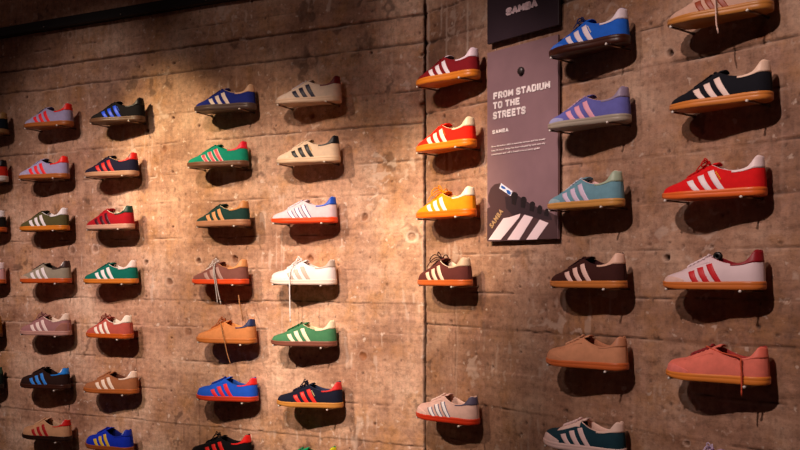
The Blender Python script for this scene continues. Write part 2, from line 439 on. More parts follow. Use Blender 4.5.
def patch(grid, H, push, side=-1, grids_side=None):
    """grid[i][j] = (x, tz[, side]) -> raised patch with a skirt"""
    n, m = len(grid), len(grid[0]); V = []; Fc = []
    sd = lambda g: g[2] if len(g) > 2 else side
    for row in grid:
        for g in row: V.append(upt(g[0], g[1], sd(g), H, push))
    for i in range(n - 1):
        for j in range(m - 1):
            Fc.append((i * m + j, (i + 1) * m + j, (i + 1) * m + j + 1, i * m + j + 1))
    rim = [(i, 0) for i in range(n)] + [(n - 1, j) for j in range(1, m)] + [(i, m - 1) for i in range(n - 2, -1, -1)] + [(0, j) for j in range(m - 2, 0, -1)]
    b = len(V)
    for (i, j) in rim:
        g = grid[i][j]; V.append(upt(g[0], g[1], sd(g), H, -.0006))
    for k, (i, j) in enumerate(rim):
        k2 = (k + 1) % len(rim); i2, j2 = rim[k2]
        Fc.append((i2 * m + j2, i * m + j, b + k, b + k2))
    return V, Fc

def lerp(a, b, t): return a + (b - a) * t
_cache = {}
def shared(key, fn):
    if key not in _cache:
        V, Fc, mg = fn()
        me = bpy.data.meshes.new(key[0])
        me.from_pydata([tuple(v) for v in V], [], Fc)
        bm = bmesh.new(); bm.from_mesh(me)
        if mg: bmesh.ops.remove_doubles(bm, verts=bm.verts, dist=mg)
        bmesh.ops.recalc_face_normals(bm, faces=bm.faces)
        bm.to_mesh(me); bm.free(); me.validate()
        me.polygons.foreach_set('use_smooth', [True] * len(me.polygons))
        me.materials.append(None)
        _cache[key] = me
    return _cache[key]
def part(name, key, fn, material, parent, sharp=False):
    me = shared((name,) + key, fn)
    o = bpy.data.objects.new(name, me); C.objects.link(o); o.parent = parent
    o.material_slots[0].link = 'OBJECT'; o.material_slots[0].material = material
    return o

XS = [.5 - .5 * math.cos(math.pi * i / 56) for i in range(57)]
def g_upper(H):
    V = []; Fc = []; M = 13
    for side in (-1, 1):
        o = len(V)
        for x in XS:
            for j in range(M): V.append(usurf(x, (j / (M - 1)) ** .8, side, H))
        for i in range(len(XS) - 1):
            for j in range(M - 1):
                q = (o + i * M + j, o + (i + 1) * M + j, o + (i + 1) * M + j + 1, o + i * M + j + 1)
                Fc.append(q if side < 0 else q[::-1])
    return V, Fc, .00025
def g_lining(H):
    V = []; Fc = []; xs = [x for x in XS if .50 < x < .995]
    rows = []
    for x in xs:
        e = usurf(x, 1, 1, H); g = e.y - _c(x); h = e.z; ex = e.x
        wi = max(hw(x) - .010, 0)
        prof = [(g, 0, h), (g - .0015, 0, h + .0012), (g - .0040, -.2, h + .0008), (g - .0062, -.4, h - .0025)]
        gi = max(g - .0062, 0)
        for k in range(1, 6):
            t = k / 5; prof.append((lerp(gi, min(wi, gi + .006), t), -.4, lerp(h - .0025, .027, t)))
        prof.append((min(wi, gi + .006) * .5, -.4, .0262)); prof.append((0, -.4, .026))
        shr = max((x - .9) / .1, 0)
        row = []
        for sgn in (1, -1):
            lst = prof if sgn > 0 else prof[-2::-1]
            for (y, k, z) in lst:
                row.append(Vector((ex + shr * k * .016, _c(x) + sgn * max(y, 0), z)))
        rows.append(row)
    m = len(rows[0])
    for r in rows: V += r
    for i in range(len(rows) - 1):
        for j in range(m - 1): Fc.append((i * m + j, (i + 1) * m + j, (i + 1) * m + j + 1, i * m + j + 1))
    return V, Fc, .0001
def g_sole(style):
    top = {'flat': [.0205, .0185, .0195, .021, .021], 'thick': [.0225, .021, .0225, .0245, .0245], 'wrap': [.024, .019, .0195, .0215, .022]}[style]
    zt = smooth_tab([0, .12, .4, .8, 1], top, k=12); zbot = smooth_tab([0, .10, .22, .7, .92, 1], [.0075, .0028, 0, 0, 0, .0012], k=10)
    N = 90; V = []; Fc = []
    lev = [(0, -.0025), (.06, -.0004), (.30, .0002), (.52, .0003), (.58, -.0003), (.64, .0004), (.93, .0001), (1.0, -.0012), (1.0, -.0075)]
    ring = []
    for k in range(N):
        a = 2 * math.pi * k / N
        x = .5 - .5 * math.cos(a); s = -1 if a < math.pi else 1
        ring.append((x, s))
    P0 = [Vector((x * L, _c(x) + s * hw(x), 0)) for x, s in ring]
    nr = []
    for k in range(N):
        t = P0[(k + 1) % N] - P0[k - 1]; n = Vector((t.y, -t.x, 0)); n.normalize(); nr.append(n)
    cen = Vector((L / 2, 0, 0))
    for (f, o_) in lev:
        for k in range(N):
            x, s = ring[k]; n = nr[k]
            if n.dot(P0[k] - cen) < 0: n = -n
            V.append(P0[k] + n * o_ + Vector((0, 0, lerp(zbot(x), zt(x), f))))
    for l in range(len(lev) - 1):
        for k in range(N): Fc.append((l * N + k, l * N + (k + 1) % N, (l + 1) * N + (k + 1) % N, (l + 1) * N + k))
    for base in (0, (len(lev) - 1) * N):                 # bottom and top closed in strips
        for k in range(N // 2):
            a, b = base + k, base + k + 1; c_, d_ = base + (N - k) % N, base + (N - k - 1) % N
            q = [a, b, d_, c_]; q2 = []
            for i in q:
                if i not in q2: q2.append(i)
            if len(q2) > 2: Fc.append(tuple(q2))
    return V, Fc, .00005
def g_tongue(H, rise):
    V = []; Fc = []; xs = [.235 + .345 * i / 22 for i in range(23)]; M = 9
    for lay in (0, 1):
        for x in xs:
            z0 = H(x) + .0012
            if x > .47: z0 = H(.47) + .0012 + (x - .47) / .11 * (.0125 + rise) - .003 * max(0, (x - .55) / .03)
            w = gap(min(x, .47)) + .0035 + max(0, x - .47) * .02
            if x > .55: w *= 1 - ((x - .55) / .03) ** 2 * .25
            for j in range(M):
                s = -1 + 2 * j / (M - 1)
                dz = -.0042 * s * s if x < .47 else -.0045 * s * s
                V.append(Vector((.003 + x * (L - .006), _c(x) + s * w, z0 + dz - lay * .0028)))
    n = len(xs)
    for lay in (0, 1):
        o = lay * n * M
        for i in range(n - 1):
            for j in range(M - 1): Fc.append((o + i * M + j, o + (i + 1) * M + j, o + (i + 1) * M + j + 1, o + i * M + j + 1))
    rim = [(i, 0) for i in range(n)] + [(n - 1, j) for j in range(1, M)] + [(i, M - 1) for i in range(n - 2, -1, -1)] + [(0, j) for j in range(M - 2, 0, -1)]
    for k in range(len(rim)):
        a = rim[k]; b = rim[(k + 1) % len(rim)]
        A = a[0] * M + a[1]; B = b[0] * M + b[1]
        Fc.append((A, B, B + n * M, A + n * M))
    return V, Fc, 0
LX = [.275, .320, .365, .410, .455]
def lace_pt(x, s, H, lift=.0022):
    w = gap(min(x, .47)) + .0055
    e = H(x) + .0030 - .0048 * s * s + lift
    return Vector((.003 + x * (L - .006), _c(x) + s * w, e - (.0010 if abs(s) > .9 else 0)))
def g_laces(H, bow):
    ps = []
    for i, x in enumerate(LX):
        ps.append(tube_geo([lace_pt(x - .004, s, H) for s in (-1, -.8, -.5, -.2, .1, .4, .7, .9, 1)], .0022, 6, 1.5))
        if i < len(LX) - 1:
            for sg in (-1, 1):
                ps.append(tube_geo([lace_pt(lerp(x, LX[i + 1], t), sg * lerp(1, -1, t), H, .0036 - .0012 * abs(2 * t - 1)) for t in (0, .15, .35, .5, .65, .85, 1)], .0018, 6, 1.4))
    K = lace_pt(.475, 0, H, .005)
    if bow:
        sz = {1: .8, 2: 1.25}[bow]
        for sg in (-1, 1):
            a = [K, K + Vector((-.004, sg * .010, .008)) * sz, K + Vector((-.009, sg * .022, .010)) * sz, K + Vector((-.012, sg * .032, -.001)) * sz,
                 K + Vector((-.010, sg * .030, -.010)) * sz, K + Vector((-.002, sg * .017, -.002)) * sz, K]
            ps.append(tube_geo(spline(a, 6), .0017, 6, 1.2))
            b = [K, K + Vector((-.010, sg * .012, .004)) * sz, K + Vector((-.022, sg * .021, -.006)) * sz, K + Vector((-.030, sg * .029, -.022)) * sz]
            ps.append(tube_geo(spline(b, 6), .0016, 6, 1.2))
        a = [K, K + Vector((-.006, -.004, .014)) * sz, K + Vector((-.013, -.004, .018)) * sz, K + Vector((-.016, -.002, .009)) * sz, K + Vector((-.006, 0, .002))]
        ps.append(tube_geo(spline(a, 6), .0017, 6, 1.2))
        ps.append(tube_geo([K + Vector((0, -.004, 0)), K + Vector((0, -.002, .002)), K + Vector((0, .002, .002)), K + Vector((0, .004, 0))], [.002, .0038, .0038, .002], 8))
    else:
        ps.append(tube_geo([K + Vector((0, -.012, -.004)), K + Vector((0, -.004, -.001)), K + Vector((0, .004, -.001)), K + Vector((0, .012, -.004))], [.0016, .003, .003, .0016], 8))
    V, Fc = join_geo(ps); return V, Fc, 0
STR = {'a': dict(top=[(.340, .0445), (.435, .056), (.530, .0665)], bot=[.425, .535, .648], w=.059),
       'b': dict(top=[(.358, .0455), (.438, .0545), (.524, .0630)], bot=[.420, .520, .630], w=.057)}
def g_stripe(H, kind, i, extra=0.0, push=.0009):
    S = STR[kind]; xt, zt = S['top'][i]; xb = S['bot'][i]; w = S['w'] + extra
    zb = .0165; n = 12; grid = []
    for j in range(n + 1):
        t = j / n; z = lerp(zb, zt, t); row = []
        xc = lerp(xb, xt, t) + .006 * math.sin(math.pi * t) * (-1)
        for k in range(5):
            x = xc + (k / 4 - .5) * w
            zz = z + (.004 * (k / 4 - .5) * t if True else 0)
            row.append((x, ztz(x, min(zz, H(x) - .001), H)))
        grid.append(row)
    V, Fc = patch(grid, H, push); return V, Fc, 0
def g_tab(H, low):
    grid = []; seq = [.725 + .275 * i / 16 for i in range(17)]
    zl = smooth_tab([.0, .72, .76, .82, .88, .93, 1], [.0590, .0590, .0585, .0600, .0635, low - .001, low - .001], k=4)
    for (side, xs) in ((-1, seq), (1, seq[-2::-1])):
        for x in xs:
            t0 = ztz(x, zl(x), H); row = []
            for k in range(7): row.append((x, lerp(min(t0, .97), 1, k / 6), side))
            grid.append(row)
    V, Fc = patch(grid, H, .0011); return V, Fc, .00005
def g_eyestay(H):
    parts = []
    for side in (-1, 1):
        grid = []
        for i in range(15):
            x = .235 + .29 * i / 14; row = []
            lo = H(x) - lerp(.008, .016, i / 14)
            for k in range(5): row.append((x, lerp(ztz(x, lo, H), 1, k / 4), side))
            grid.append(row)
        parts.append(patch(grid, H, .0007))
    V, Fc = join_geo(parts); return V, Fc, 0
def g_toe(H):
    grid = []; N = 20
    seq = [(.03 + .27 * (1 - math.cos(math.pi / 2 * i / N))) for i in range(N + 1)]
    for (side, xs) in ((-1, seq[::-1]), (1, seq[1:])):
        for x in xs:
            row = []
            hi = .80 - .58 * (x / .30) ** 1.5
            for k in range(6): row.append((x, lerp(.05, hi, k / 5), side))
            grid.append(row)
    V, Fc = patch(grid, H, .0008); return V, Fc, .0002
def g_counter(H):
    grid = []; seq = [.80 + .20 * i / 12 for i in range(13)]
    for (side, xs) in ((-1, seq), (1, seq[-2::-1])):
        for x in xs:
            hi = lerp(.02, .056, min(1, ((x - .80) / .12)) ** .6) if x > .80 else .021
            grid.append([(x, lerp(.03, ztz(x, hi, H), k / 5), side) for k in range(6)])
    V, Fc = patch(grid, H, .0006); return V, Fc, .00005
def g_foil(H):
    # a little slanting row of foil letters above the third stripe
    ps = []
    for i in range(5):
        x0 = .580 + i * .0105; z0 = .0600 - i * .0042
        grid = []
        for a in range(2):
            row = []
            for b in range(2):
                x = x0 + a * .008; z = z0 - a * .0010 + b * .0046
                row.append((x + b * .004, ztz(x, z, H)))
            grid.append(row)
        ps.append(patch(grid, H, .0012))
    V, Fc = join_geo(ps); return V, Fc, 0
def g_trefoil(H, xc=.915, zc=.0800, R=.0062, side=-1):
    ps = []
    def leaf(ang, ln, wd):
        pts = []
        for k in range(14):
            a = 2 * math.pi * k / 14
            lx = ln * .5 + ln * .5 * math.cos(a); ly = wd * math.sin(a) * (1.0 if math.cos(a) > -.2 else .8)
            pts.append((lx * math.cos(ang) - ly * math.sin(ang), lx * math.sin(ang) + ly * math.cos(ang)))
        V = [upt(xc + p[0] / L, ztz(xc, zc + p[1], H), side, H, .0016) for p in pts]
        c_ = upt(xc + ln * .5 * math.cos(ang) / L, ztz(xc, zc + ln * .5 * math.sin(ang), H), side, H, .0018)
        n = len(V); V.append(c_)
        return V, [(i, (i + 1) % n, n) for i in range(n)]
    for ang in (math.pi / 2, math.pi / 2 + 1.05, math.pi / 2 - 1.05): ps.append(leaf(ang, R * 1.15, R * .42))
    ps.append(leaf(-math.pi / 2, R * .55, R * .75))
    V, Fc = join_geo(ps); return V, Fc, 0

def make_shoe(sp):
    t = empty('sneaker', sp['label'], 'sneaker', 'sneakers displayed on the concrete wall')
    sh = sp.get('shape', 'low'); H = SH[sh]['h']; lowz = SH[sh]['low']
    fab = sp.get('fab', 'suede')
    U = mat(sp['up'], fab)
    part('upper', (sh,), lambda: g_upper(H), U, t)
    part('sole', (sp.get('sstyle', 'flat'),), lambda: g_sole(sp.get('sstyle', 'flat')), mat(sp['sole'], 'rubber'), t)
    part('lining', (sh,), lambda: g_lining(H), mat(sp.get('lin', sp['up']), 'cloth'), t)
    tg = part('tongue', (sh, sp.get('rise', 0)), lambda: g_tongue(H, sp.get('rise', 0)), mat(sp.get('tongue', sp['up']), 'suede'), t)
    lc = sp.get('lace', sp['up'])
    part('laces', (sh, sp.get('bow', 0)), lambda: g_laces(H, sp.get('bow', 0)), mat(lc, 'cloth'), t)
    part('eyestay', (sh,), lambda: g_eyestay(H), mat(sp.get('eye', sp['up']), fab), t)
    if sp.get('tab'):
        tb = part('heel_tab', (sh,), lambda: g_tab(H, lowz), mat(sp['tab'], 'leather'), t)
        if sp.get('tref'): part('logo', (sh,), lambda: g_trefoil(H, zc=.081 if sh == 'low' else .078), mat(sp['tref'], 'print'), tb)
    if sp.get('toe'): part('toe_cap', (sh,), lambda: g_toe(H), mat(sp['toe'], 'suede'), t)
    if sp.get('counter'): part('heel_counter', (sh,), lambda: g_counter(H), mat(sp['counter'], 'suede'), t)
    if sp.get('st'):
        for i in range(3):
            kd = sp.get('skind', 'a')
            o = part('side_stripe', (sh, kd, i, 1 if sp.get('edge') else 0), lambda: g_stripe(H, kd, i, -.018 if sp.get('edge') else 0, .0014 if sp.get('edge') else .0009), mat(sp['st'], 'leather'), t)
            if sp.get('edge'):
                part('stripe_edging', (sh, kd, i), lambda: g_stripe(H, kd, i, .012, .0007), mat(sp['edge'], 'leather'), o)
    if sp.get('foil'): part('foil_lettering', (sh,), lambda: g_foil(H), mat(sp['foil'], 'print'), t)
    if sp.get('tag'):
        # round black tag sitting in the throat of the shoe
        V, Fc = [], []
        c0 = Vector((.158, -.018, .082)); n = 18
        for (dy, r) in ((-.006, .004), (-.0065, .008), (-.004, .0115), (.002, .0115), (.004, .008)):
            for k in range(n):
                a = 2 * math.pi * k / n; V.append(c0 + Vector((math.cos(a) * r, dy, math.sin(a) * r)))
        for l in range(4):
            for k in range(n): Fc.append((l * n + k, l * n + (k + 1) % n, (l + 1) * n + (k + 1) % n, (l + 1) * n + k))
        Fc.append(tuple(range(n))); Fc.append(tuple(4 * n + k for k in range(n))[::-1])
        o = mesh('round_tag', V, Fc, mat('#0c0b0c', 'plastic'), t); o['label'] = 'round black tag in the opening'
    if sp.get('hang'):
        # loose lace ends that hang over the outer side: list of polylines in shoe space
        ps = []
        for pl in sp['hang']:
            pts = spline([Vector(p) for p in pl], 6)
            ps.append(tube_geo(pts, .0019, 6, 1.3))
            e = pts[-1]; d = (pts[-1] - pts[-2]).normalized()
            ps.append(tube_geo([e, e + d * .004, e + d * .014], [.0021, .0023, .0021], 6))
        V, Fc = join_geo(ps)
        o = mesh('loose_lace', V, Fc, mat(sp.get('hangc', lc), 'cloth'), t)
    return t

# ------------------------------------------------------------------ fitting a shoe to its place on the wall
_xs = [i / 24 for i in range(25)]
CH = []
for x in _xs:
    for s in (-1, 1):
        CH.append((x * L, _c(x) + s * hw(x), .012))
for s in (-1, 1):
    for x in (.9, .94, .97): 
        p = usurf(x, 1, s, SH['low']['h']); CH.append(tuple(p))
def extent(W, t, yaw, z):
    a = -W.th + yaw; ca, sa = math.cos(a), math.sin(a)
    cen = W.O + W.D * t + W.N * OFF
    us = []
    for (x, y, _) in CH:
        X = cen.x + ca * (x - L / 2) - sa * y; Y = cen.y + sa * (x - L / 2) + ca * y
        us.append(400 + F * X / Y)
    return min(us), max(us)
def fit(W, uL, uR):
    yaw = 0; t = W.tz((uL + uR) / 2, 272, OFF)[0]
    lim = math.radians(9)
    for it in range(14):
        for _ in range(6):
            a, b = extent(W, t, yaw, 0)
            t += ((uL + uR) - (a + b)) / 2 * .0032
        a, b = extent(W, t, yaw, 0); want = uR - uL; have = b - a
        d = .004
        a2, b2 = extent(W, t, yaw + d, 0); sl = ((b2 - a2) - have) / d
        yaw += max(-.05, min(.05, (want - have) / sl)) * .8
        yaw = max(-lim, min(lim, yaw))
    return t, yaw
def shoe_pose(W, uL, uR, vL, vR):
    t, yaw = fit(W, uL, uR)
    a = -W.th + yaw; ca, sa = math.cos(a), math.sin(a)
    cen = W.O + W.D * t + W.N * OFF
    def Yof(x, y): return cen.y + sa * (x - L / 2) + ca * y
    zr = EYE + (HZ - vR) * Yof(.93 * L, -.025) / F
    zl = EYE + (HZ - vL) * Yof(.12 * L, -.025) / F - .0018
    z = .5 * zr + .5 * zl
    loc = Vector((cen.x - ca * L / 2, cen.y - sa * L / 2, z))
    return loc, a, t, yaw

def make_bracket(W, t, z, loc, ang, label):
    b = empty('peg_pair', label, 'shoe peg', 'peg pairs carrying the sneakers')
    W.place(b, t, 0, z)
    for i, fx in enumerate((.085, .865)):
        ca, sa = math.cos(ang), math.sin(ang)
        P = Vector((loc.x + ca * fx * L, loc.y + sa * fx * L, 0))
        tt = (P - W.O).dot(W.D) - t
        nn = (P - W.O).dot(W.N)
        zz = -.0029 + (.0028 if i == 0 else 0)
        end = -(nn + (.020 if i == 0 else .047))
        V, Fc = tube_geo([(tt, .004, zz), (tt, end + .002, zz)], .0027, 10)
        pg = mesh('peg', V, Fc, mat('#8a7466', 'metal'), b, merge=.00001)
        V, Fc = tube_geo([(tt, end + .0025, zz), (tt, end, zz), (tt, end - .0035, zz), (tt, end - .0045, zz)], [.0028, .0036, .0034, .0020], 10)
        mesh('peg_tip', V, Fc, mat('#d9d0c8', 'plastic'), pg)
        V, Fc = tube_geo([(tt, .003, zz), (tt, -.004, zz), (tt, -.005, zz)], [.0048, .0048, .0040], 12)
        mesh('wall_collar', V, Fc, mat('#8a7466', 'metal'), pg)
    return b

W_ = 'w'
SHOES = []
def S(wall, uL, uR, vL, vR, label, **k):
    k['label'] = label; SHOES.append((wall, uL, uR, vL, vR, k))
WHT = '#ece6e6'; CRM = '#eadcc8'
# column A, cut by the left edge of the frame
S('L', -42, 9, 135, 133, 'dark teal sneaker with tan heel tab, highest at the left edge', up='#14202a', sole='#9a7448', tab='#b08a55', lin='#9a7a50', st='#b08a55')
S('L', -43, 9.5, 182, 181, 'red sneaker with black heel loop and white sole at the left edge', up='#c02818', sole='#d8cfc8', tab='#120f10', lin='#120f10', st='#120f10', sstyle='thick')
S('L', -44, 7.5, 232, 231.5, 'black sneaker with white heel tab and orange sole at the left edge', up='#17130f', sole='#b8561c', tab=WHT, lin=WHT, st=WHT)
S('L', -45, 7.5, 284, 283, 'pale pink sneaker with white heel tab, at the left edge', up='#d8a8a8', sole='#c4602a', tab='#efdcdc', lin='#efdcdc', st='#efdcdc')
S('L', -48, 3.5, 337, 337, 'golden brown sneaker barely showing its heel at the left edge', up='#8a5a1c', sole='#5a3014', tab='#a8742c', lin='#8a5a1c', st='#a8742c')
S('L', -47, 5, 388, 388, 'dark green sneaker heel with small white mark, lowest at the left edge', up='#10201c', sole='#1c1410', tab='#0f4a38', lin='#0f4a38', st='#0f4a38', tref='#d8d8d0')
# column B
S('L', 24, 74, 128, 125, 'lilac grey sneaker with red stripes, top of the leftmost full column', up='#a49cc0', sole='#a8602c', tab='#ff2418', st='#ff2830', lin='#8c88a8', tref='#d8a0a0', lace='#3c3850', toe='#aca6c4')
S('L', 18.5, 70, 179.5, 177.5, 'lilac grey sneaker with red stripes, second in the leftmost column', up='#a49cc0', sole='#a8602c', tab='#ff2418', st='#ff2830', lin='#24202c', lace='#9c98b8', toe='#aca6c4', rise=.002)
S('L', 19.5, 70, 231, 229.5, 'olive green sneaker with white stripes and orange gum sole', up='#544e2c', sole='#d07a24', tab=WHT, st=WHT, lin=WHT, lace='#3f3c22', tongue='#2c2a18')
S('L', 20, 72, 283.5, 282, 'grey sneaker with dark heel tab and orange sole', up='#948a78', sole='#c4541c', tab='#3a2420', st=WHT, lin='#302820', tref='#f0e8e0', toe='#c09a82', lace='#4a4038')
S('L', 20, 72, 336, 334, 'dusty mauve sneaker with cream heel tab and mauve sole', up='#a07070', sole='#bc8c80', tab='#f0d8c4', st='#f4dcd4', lin='#ecd4c0', lace='#8a5c5c', counter='#9c6a5c', bow=1)
S('L', 20, 71, 388, 388.5, 'dark brown sneaker with bright blue stripes and blue heel tab', up='#2a1612', sole='#3c1e14', tab='#2088ec', st='#3890f0', lin='#2a1612', tref='#f0f0f0', lace='#241210', shape='round')
S('L', 22, 72.5, 438, 441, 'beige sneaker with dark red stripes, red heel tab and dark sole', up='#d09c74', sole='#2c1812', tab='#d8201c', st='#b01c20', lin='#c8a484', tref='#f0a8a0', lace='#d8ac88', tongue='#d8ac88', shape='round')
# column C
S('L', 89.5, 145.5, 123.5, 120, 'black sneaker with vivid blue stripes and dark gum sole', up='#121014', sole='#5c4030', tab='#141014', st='#1c50f0', lin='#141014', lace='#100e12', foil='#3a60e0')
S('L', 84, 139, 176.5, 175.5, 'navy sneaker with red stripes, cream collar and red heel tab', up='#1a1830', sole='#b08468', tab='#e82420', st='#c82424', lin='#ecc8a0', lace='#18162c', tref='#1a1830')
S('L', 86, 135, 230, 228, 'red sneaker with dark maroon stripes and dark green heel tab', up='#a81420', sole='#c89a84', tab='#143c30', st='#4a1020', lin='#f0dcc4', lace='#c01420', tref='#e8dcc8')
S('L', 83.5, 138.5, 284, 282.5, 'teal green sneaker with white stripes and gum sole', up='#08685a', sole='#cc7628', tab='#f0dcd4', st=WHT, lin='#f0dcd4', lace='#0c5448')
S('L', 86, 134, 337.5, 338, 'dusty red sneaker with white stripes and white heel tab', up='#b85448', sole='#c0581c', tab='#f8ecdc', st='#fbeee0', lin='#f4e4d4', lace='#7c2c24', tag=0, bow=1, tongue='#a84a40')
S('L', 83.5, 139, 393.5, 392.5, 'brown sneaker with cream stripes, above the bright blue sneaker', up='#a46844', sole='#b0602c', tab='#f4d8c4', st='#f8e0cc', lin='#5c3424', lace='#a86c48', tref='#ffffff')
S('L', 85.5, 134, 448.5, 451, 'bright blue sneaker with yellow stripes and blue heel tab', up='#1434c8', sole='#a05428', tab='#1430b8', st='#f0c83c', lin='#101c70', lace='#1028a0', tref='#a0b0e0', shape='round')
# column D
S('L', 194.5, 255.5, 110, 110, 'navy blue sneaker with cream stripes and dark grey sole', up='#202c80', sole='#54423c', tab='#dcae8c', st='#f0dccc', lin='#dcb894', lace='#1c2468', sstyle='thick')
S('L', 187, 248.5, 166.5, 166, 'green sneaker with red stripes and red heel tab', up='#128a70', sole='#6c4834', tab='#ec2038', st='#e04050', edge='#f0d0cc', lin='#189868', lace='#128a70')
S('L', 195.5, 250.5, 227.5, 224.5, 'dark green sneaker with tan stripes and tan heel tab', up='#1c3c38', sole='#b07c5c', tab='#cc8850', st='#dc9c68', lin='#ecd0a8', lace='#183430', sstyle='thick')
S('L', 192, 249, 284, 284, 'mauve brown sneaker with orange sole and long silver laces hanging', up='#805048', sole='#e04c20', tab='#dc9860', st='#b08c84', lin='#cc8c60', lace='#e4d8d4', bow=1, hangc='#b8b0ac',
  hang=[[(.124, -.016, .083), (.140, -.042, .058), (.152, -.046, .015), (.162, -.046, -.030), (.172, -.046, -.064)], [(.124, -.016, .083), (.136, -.042, .055), (.146, -.047, .015), (.153, -.047, -.025), (.158, -.047, -.060)]])
S('L', 196.5, 256.5, 342, 344, 'tan sneaker with navy heel tab and loose laces hanging down', up='#cc8450', sole='#b86c34', tab='#24305c', st='', lin='#e49858', lace='#a85c34', bow=1, eye='#c87840', hangc='#a87850',
  hang=[[(.120, -.016, .083), (.142, -.043, .055), (.156, -.046, .012), (.168, -.046, -.035), (.178, -.046, -.064)], [(.224, -.022, .090), (.226, -.030, .110), (.215, -.030, .150), (.205, -.02, .175)]])
S('L', 196.5, 258, 397.5, 404, 'bright blue sneaker with red stripes and red heel tab', up='#1c58d4', sole='#c43c20', tab='#f02828', st='#e82838', lin='#2450a8', lace='#14389c', shape='round')
S('L', 191, 252, 455, 462, 'black sneaker with red stripes cut by the bottom edge', up='#121014', sole='#24181a', tab='#f42420', st='#f02824', lin='#181418', lace='#121014', bow=1)
# column E
S('L', 276, 341.5, 104, 101.5, 'cream sneaker with navy stripes and dark red heel tab', up='#d8c0b0', sole='#d4b49c', tab='#6c1820', st='#1c1c38', lin='#c8b0a8', lace='#dcd0dc', foil='#e0c8b0')
S('L', 276.5, 340, 164, 161, 'cream sneaker with black stripes and black heel tab', up='#e4c8ac', sole='#dcbc9c', tab='#16161c', st='#14181c', lin='#c8b498', lace='#ecd8c0', foil='#e8b440', toe='#e8cdb4')
S('L', 271.5, 337.5, 223.5, 222, 'pale lilac sneaker with blue heel tab and orange sole', up='#dcc4cc', sole='#f04c20', tab='#1c50c0', st='#f4f0f4', edge='#606090', lin='#dcc8d0', lace='#e4d8e4')
S('L', 271, 336.5, 284, 285, 'white sneaker with grey stripes and one lace hanging straight down', up='#ece2e2', sole='#e8d4c8', tab='#b4a498', st='#c4b0a4', lin='#e8dcd8', lace='#f0eaea', fab='leather', shape='round', toe='#ece4e2', bow=1,
  hang=[[(.110, -.018, .086), (.104, -.046, .066), (.103, -.053, .020), (.103, -.052, -.05), (.105, -.052, -.125)]])
S('L', 271.5, 336.5, 344.5, 347.5, 'green sneaker with cream stripes and reddish brown sole', up='#447f58', sole='#7c4a3c', tab='#f0e0c0', st='#f4e8cc', lin='#ecdcb4', lace='#1c5c34')
S('L', 277, 343, 404, 410, 'navy sneaker with red stripes, red heel tab and tan gum sole', up='#14182c', sole='#c88840', tab='#d42c2c', st='#ec3028', lin='#2c3450', lace='#12142c', foil='#e8d8a0', bow=1)
S('L', 272, 338, 468.5, 475.5, 'green and yellow sneaker, only its top above the bottom edge', up='#10a068', sole='#b07038', tab='#e0dc20', st='#e8e030', lin='#0c8054', tongue='#10a068', lace='#108858')
# column F
S('R', 416, 480.5, 85, 77.5, 'dark red sneaker with white stripes and orange gum sole', up='#80141c', sole='#d47a24', tab='#ecd4dc', st='#f0e4e8', lin='#281414', lace='#70141c', tongue='#ecd4dc', sstyle='thick')
S('R', 416, 477, 152, 146.5, 'bright red sneaker with cream stripes and orange sole', up='#f42410', sole='#f0801c', tab='#f4dcb8', st='#fbe8d0', lin='#f0d4ac', lace='#f02410', sstyle='thick', foil='#f07018')
S('R', 416, 477, 218.5, 216, 'yellow orange sneaker with cream stripes and bowed laces', up='#ee8c10', sole='#f06c14', tab='#f8e4cc', st='#fdf0dc', lin='#ecb070', lace='#f08c10', bow=2, sstyle='thick')
S('R', 417.5, 473, 285, 286, 'brown sneaker with pale pink stripes and beige heel tab', up='#5c2c28', sole='#c8622c', tab='#c8ac90', st='#f4ccb4', lin='#d8c0a8', lace='#301818', bow=2, shape='round')
S('R', 416, 480, 418, 425, 'pale pink sneaker with outlined white stripes and red sole', up='#dcb4a8', sole='#c83418', tab='#585068', st='#f4eeee', edge='#505478', lin='#e0bcac', lace='#e4c4b8', shape='round', toe='#e4bcb0')
# column G
S('R', 549, 630, 55, 44.5, 'blue sneaker with white stripes and very dark sole', up='#2060c8', sole='#3c1c12', tab='#e4d4dc', st='#ecdce4', lin='#1850b0', lace='#182c60', foil='#e8dcc8', toe='#4070d0', bow=1, sstyle='thick')
S('R', 548, 631, 129, 121.5, 'lavender purple sneaker with pink stripes and translucent grey sole', up='#6464ac', sole='#9c9080', tab='#8c7c94', st='#e8a4b8', lin='#d0a090', lace='#c4a0b8', toe='#9c9cc4')
S('R', 547.5, 625, 209, 206.5, 'light teal blue sneaker with lilac stripes and gum sole', up='#6c98a8', sole='#c8904c', tab='#a4b49c', st='#dcc8e0', lin='#f0c4c0', lace='#c8ccd8', toe='#98b0b8')
S('R', 550, 627.5, 287.5, 287.5, 'dark brown sneaker with cream stripes and gum sole', up='#3c1c18', sole='#c07438', tab='#e8bca4', st='#ecc4b8', lin='#34181a', lace='#34181a')
S('R', 546, 628.5, 364, 371.5, 'plain tan suede sneaker without stripes', up='#c88a66', sole='#c06030', tab='#bc7e5c', lin='#b47858', lace='#c89070', st='', shape='round', toe='#c48662')
S('R', 543.5, 626, 447, 455, 'dark teal sneaker with white toe, stripes and tongue at the bottom', up='#183844', sole='#e4c4bc', tab='#ecccbc', st='#ecccc8', lin='#ecc8b8', lace='#ecccc8', tongue='#ecccc0', eye='#ecccc0', toe='#e4c4bc', shape='round')
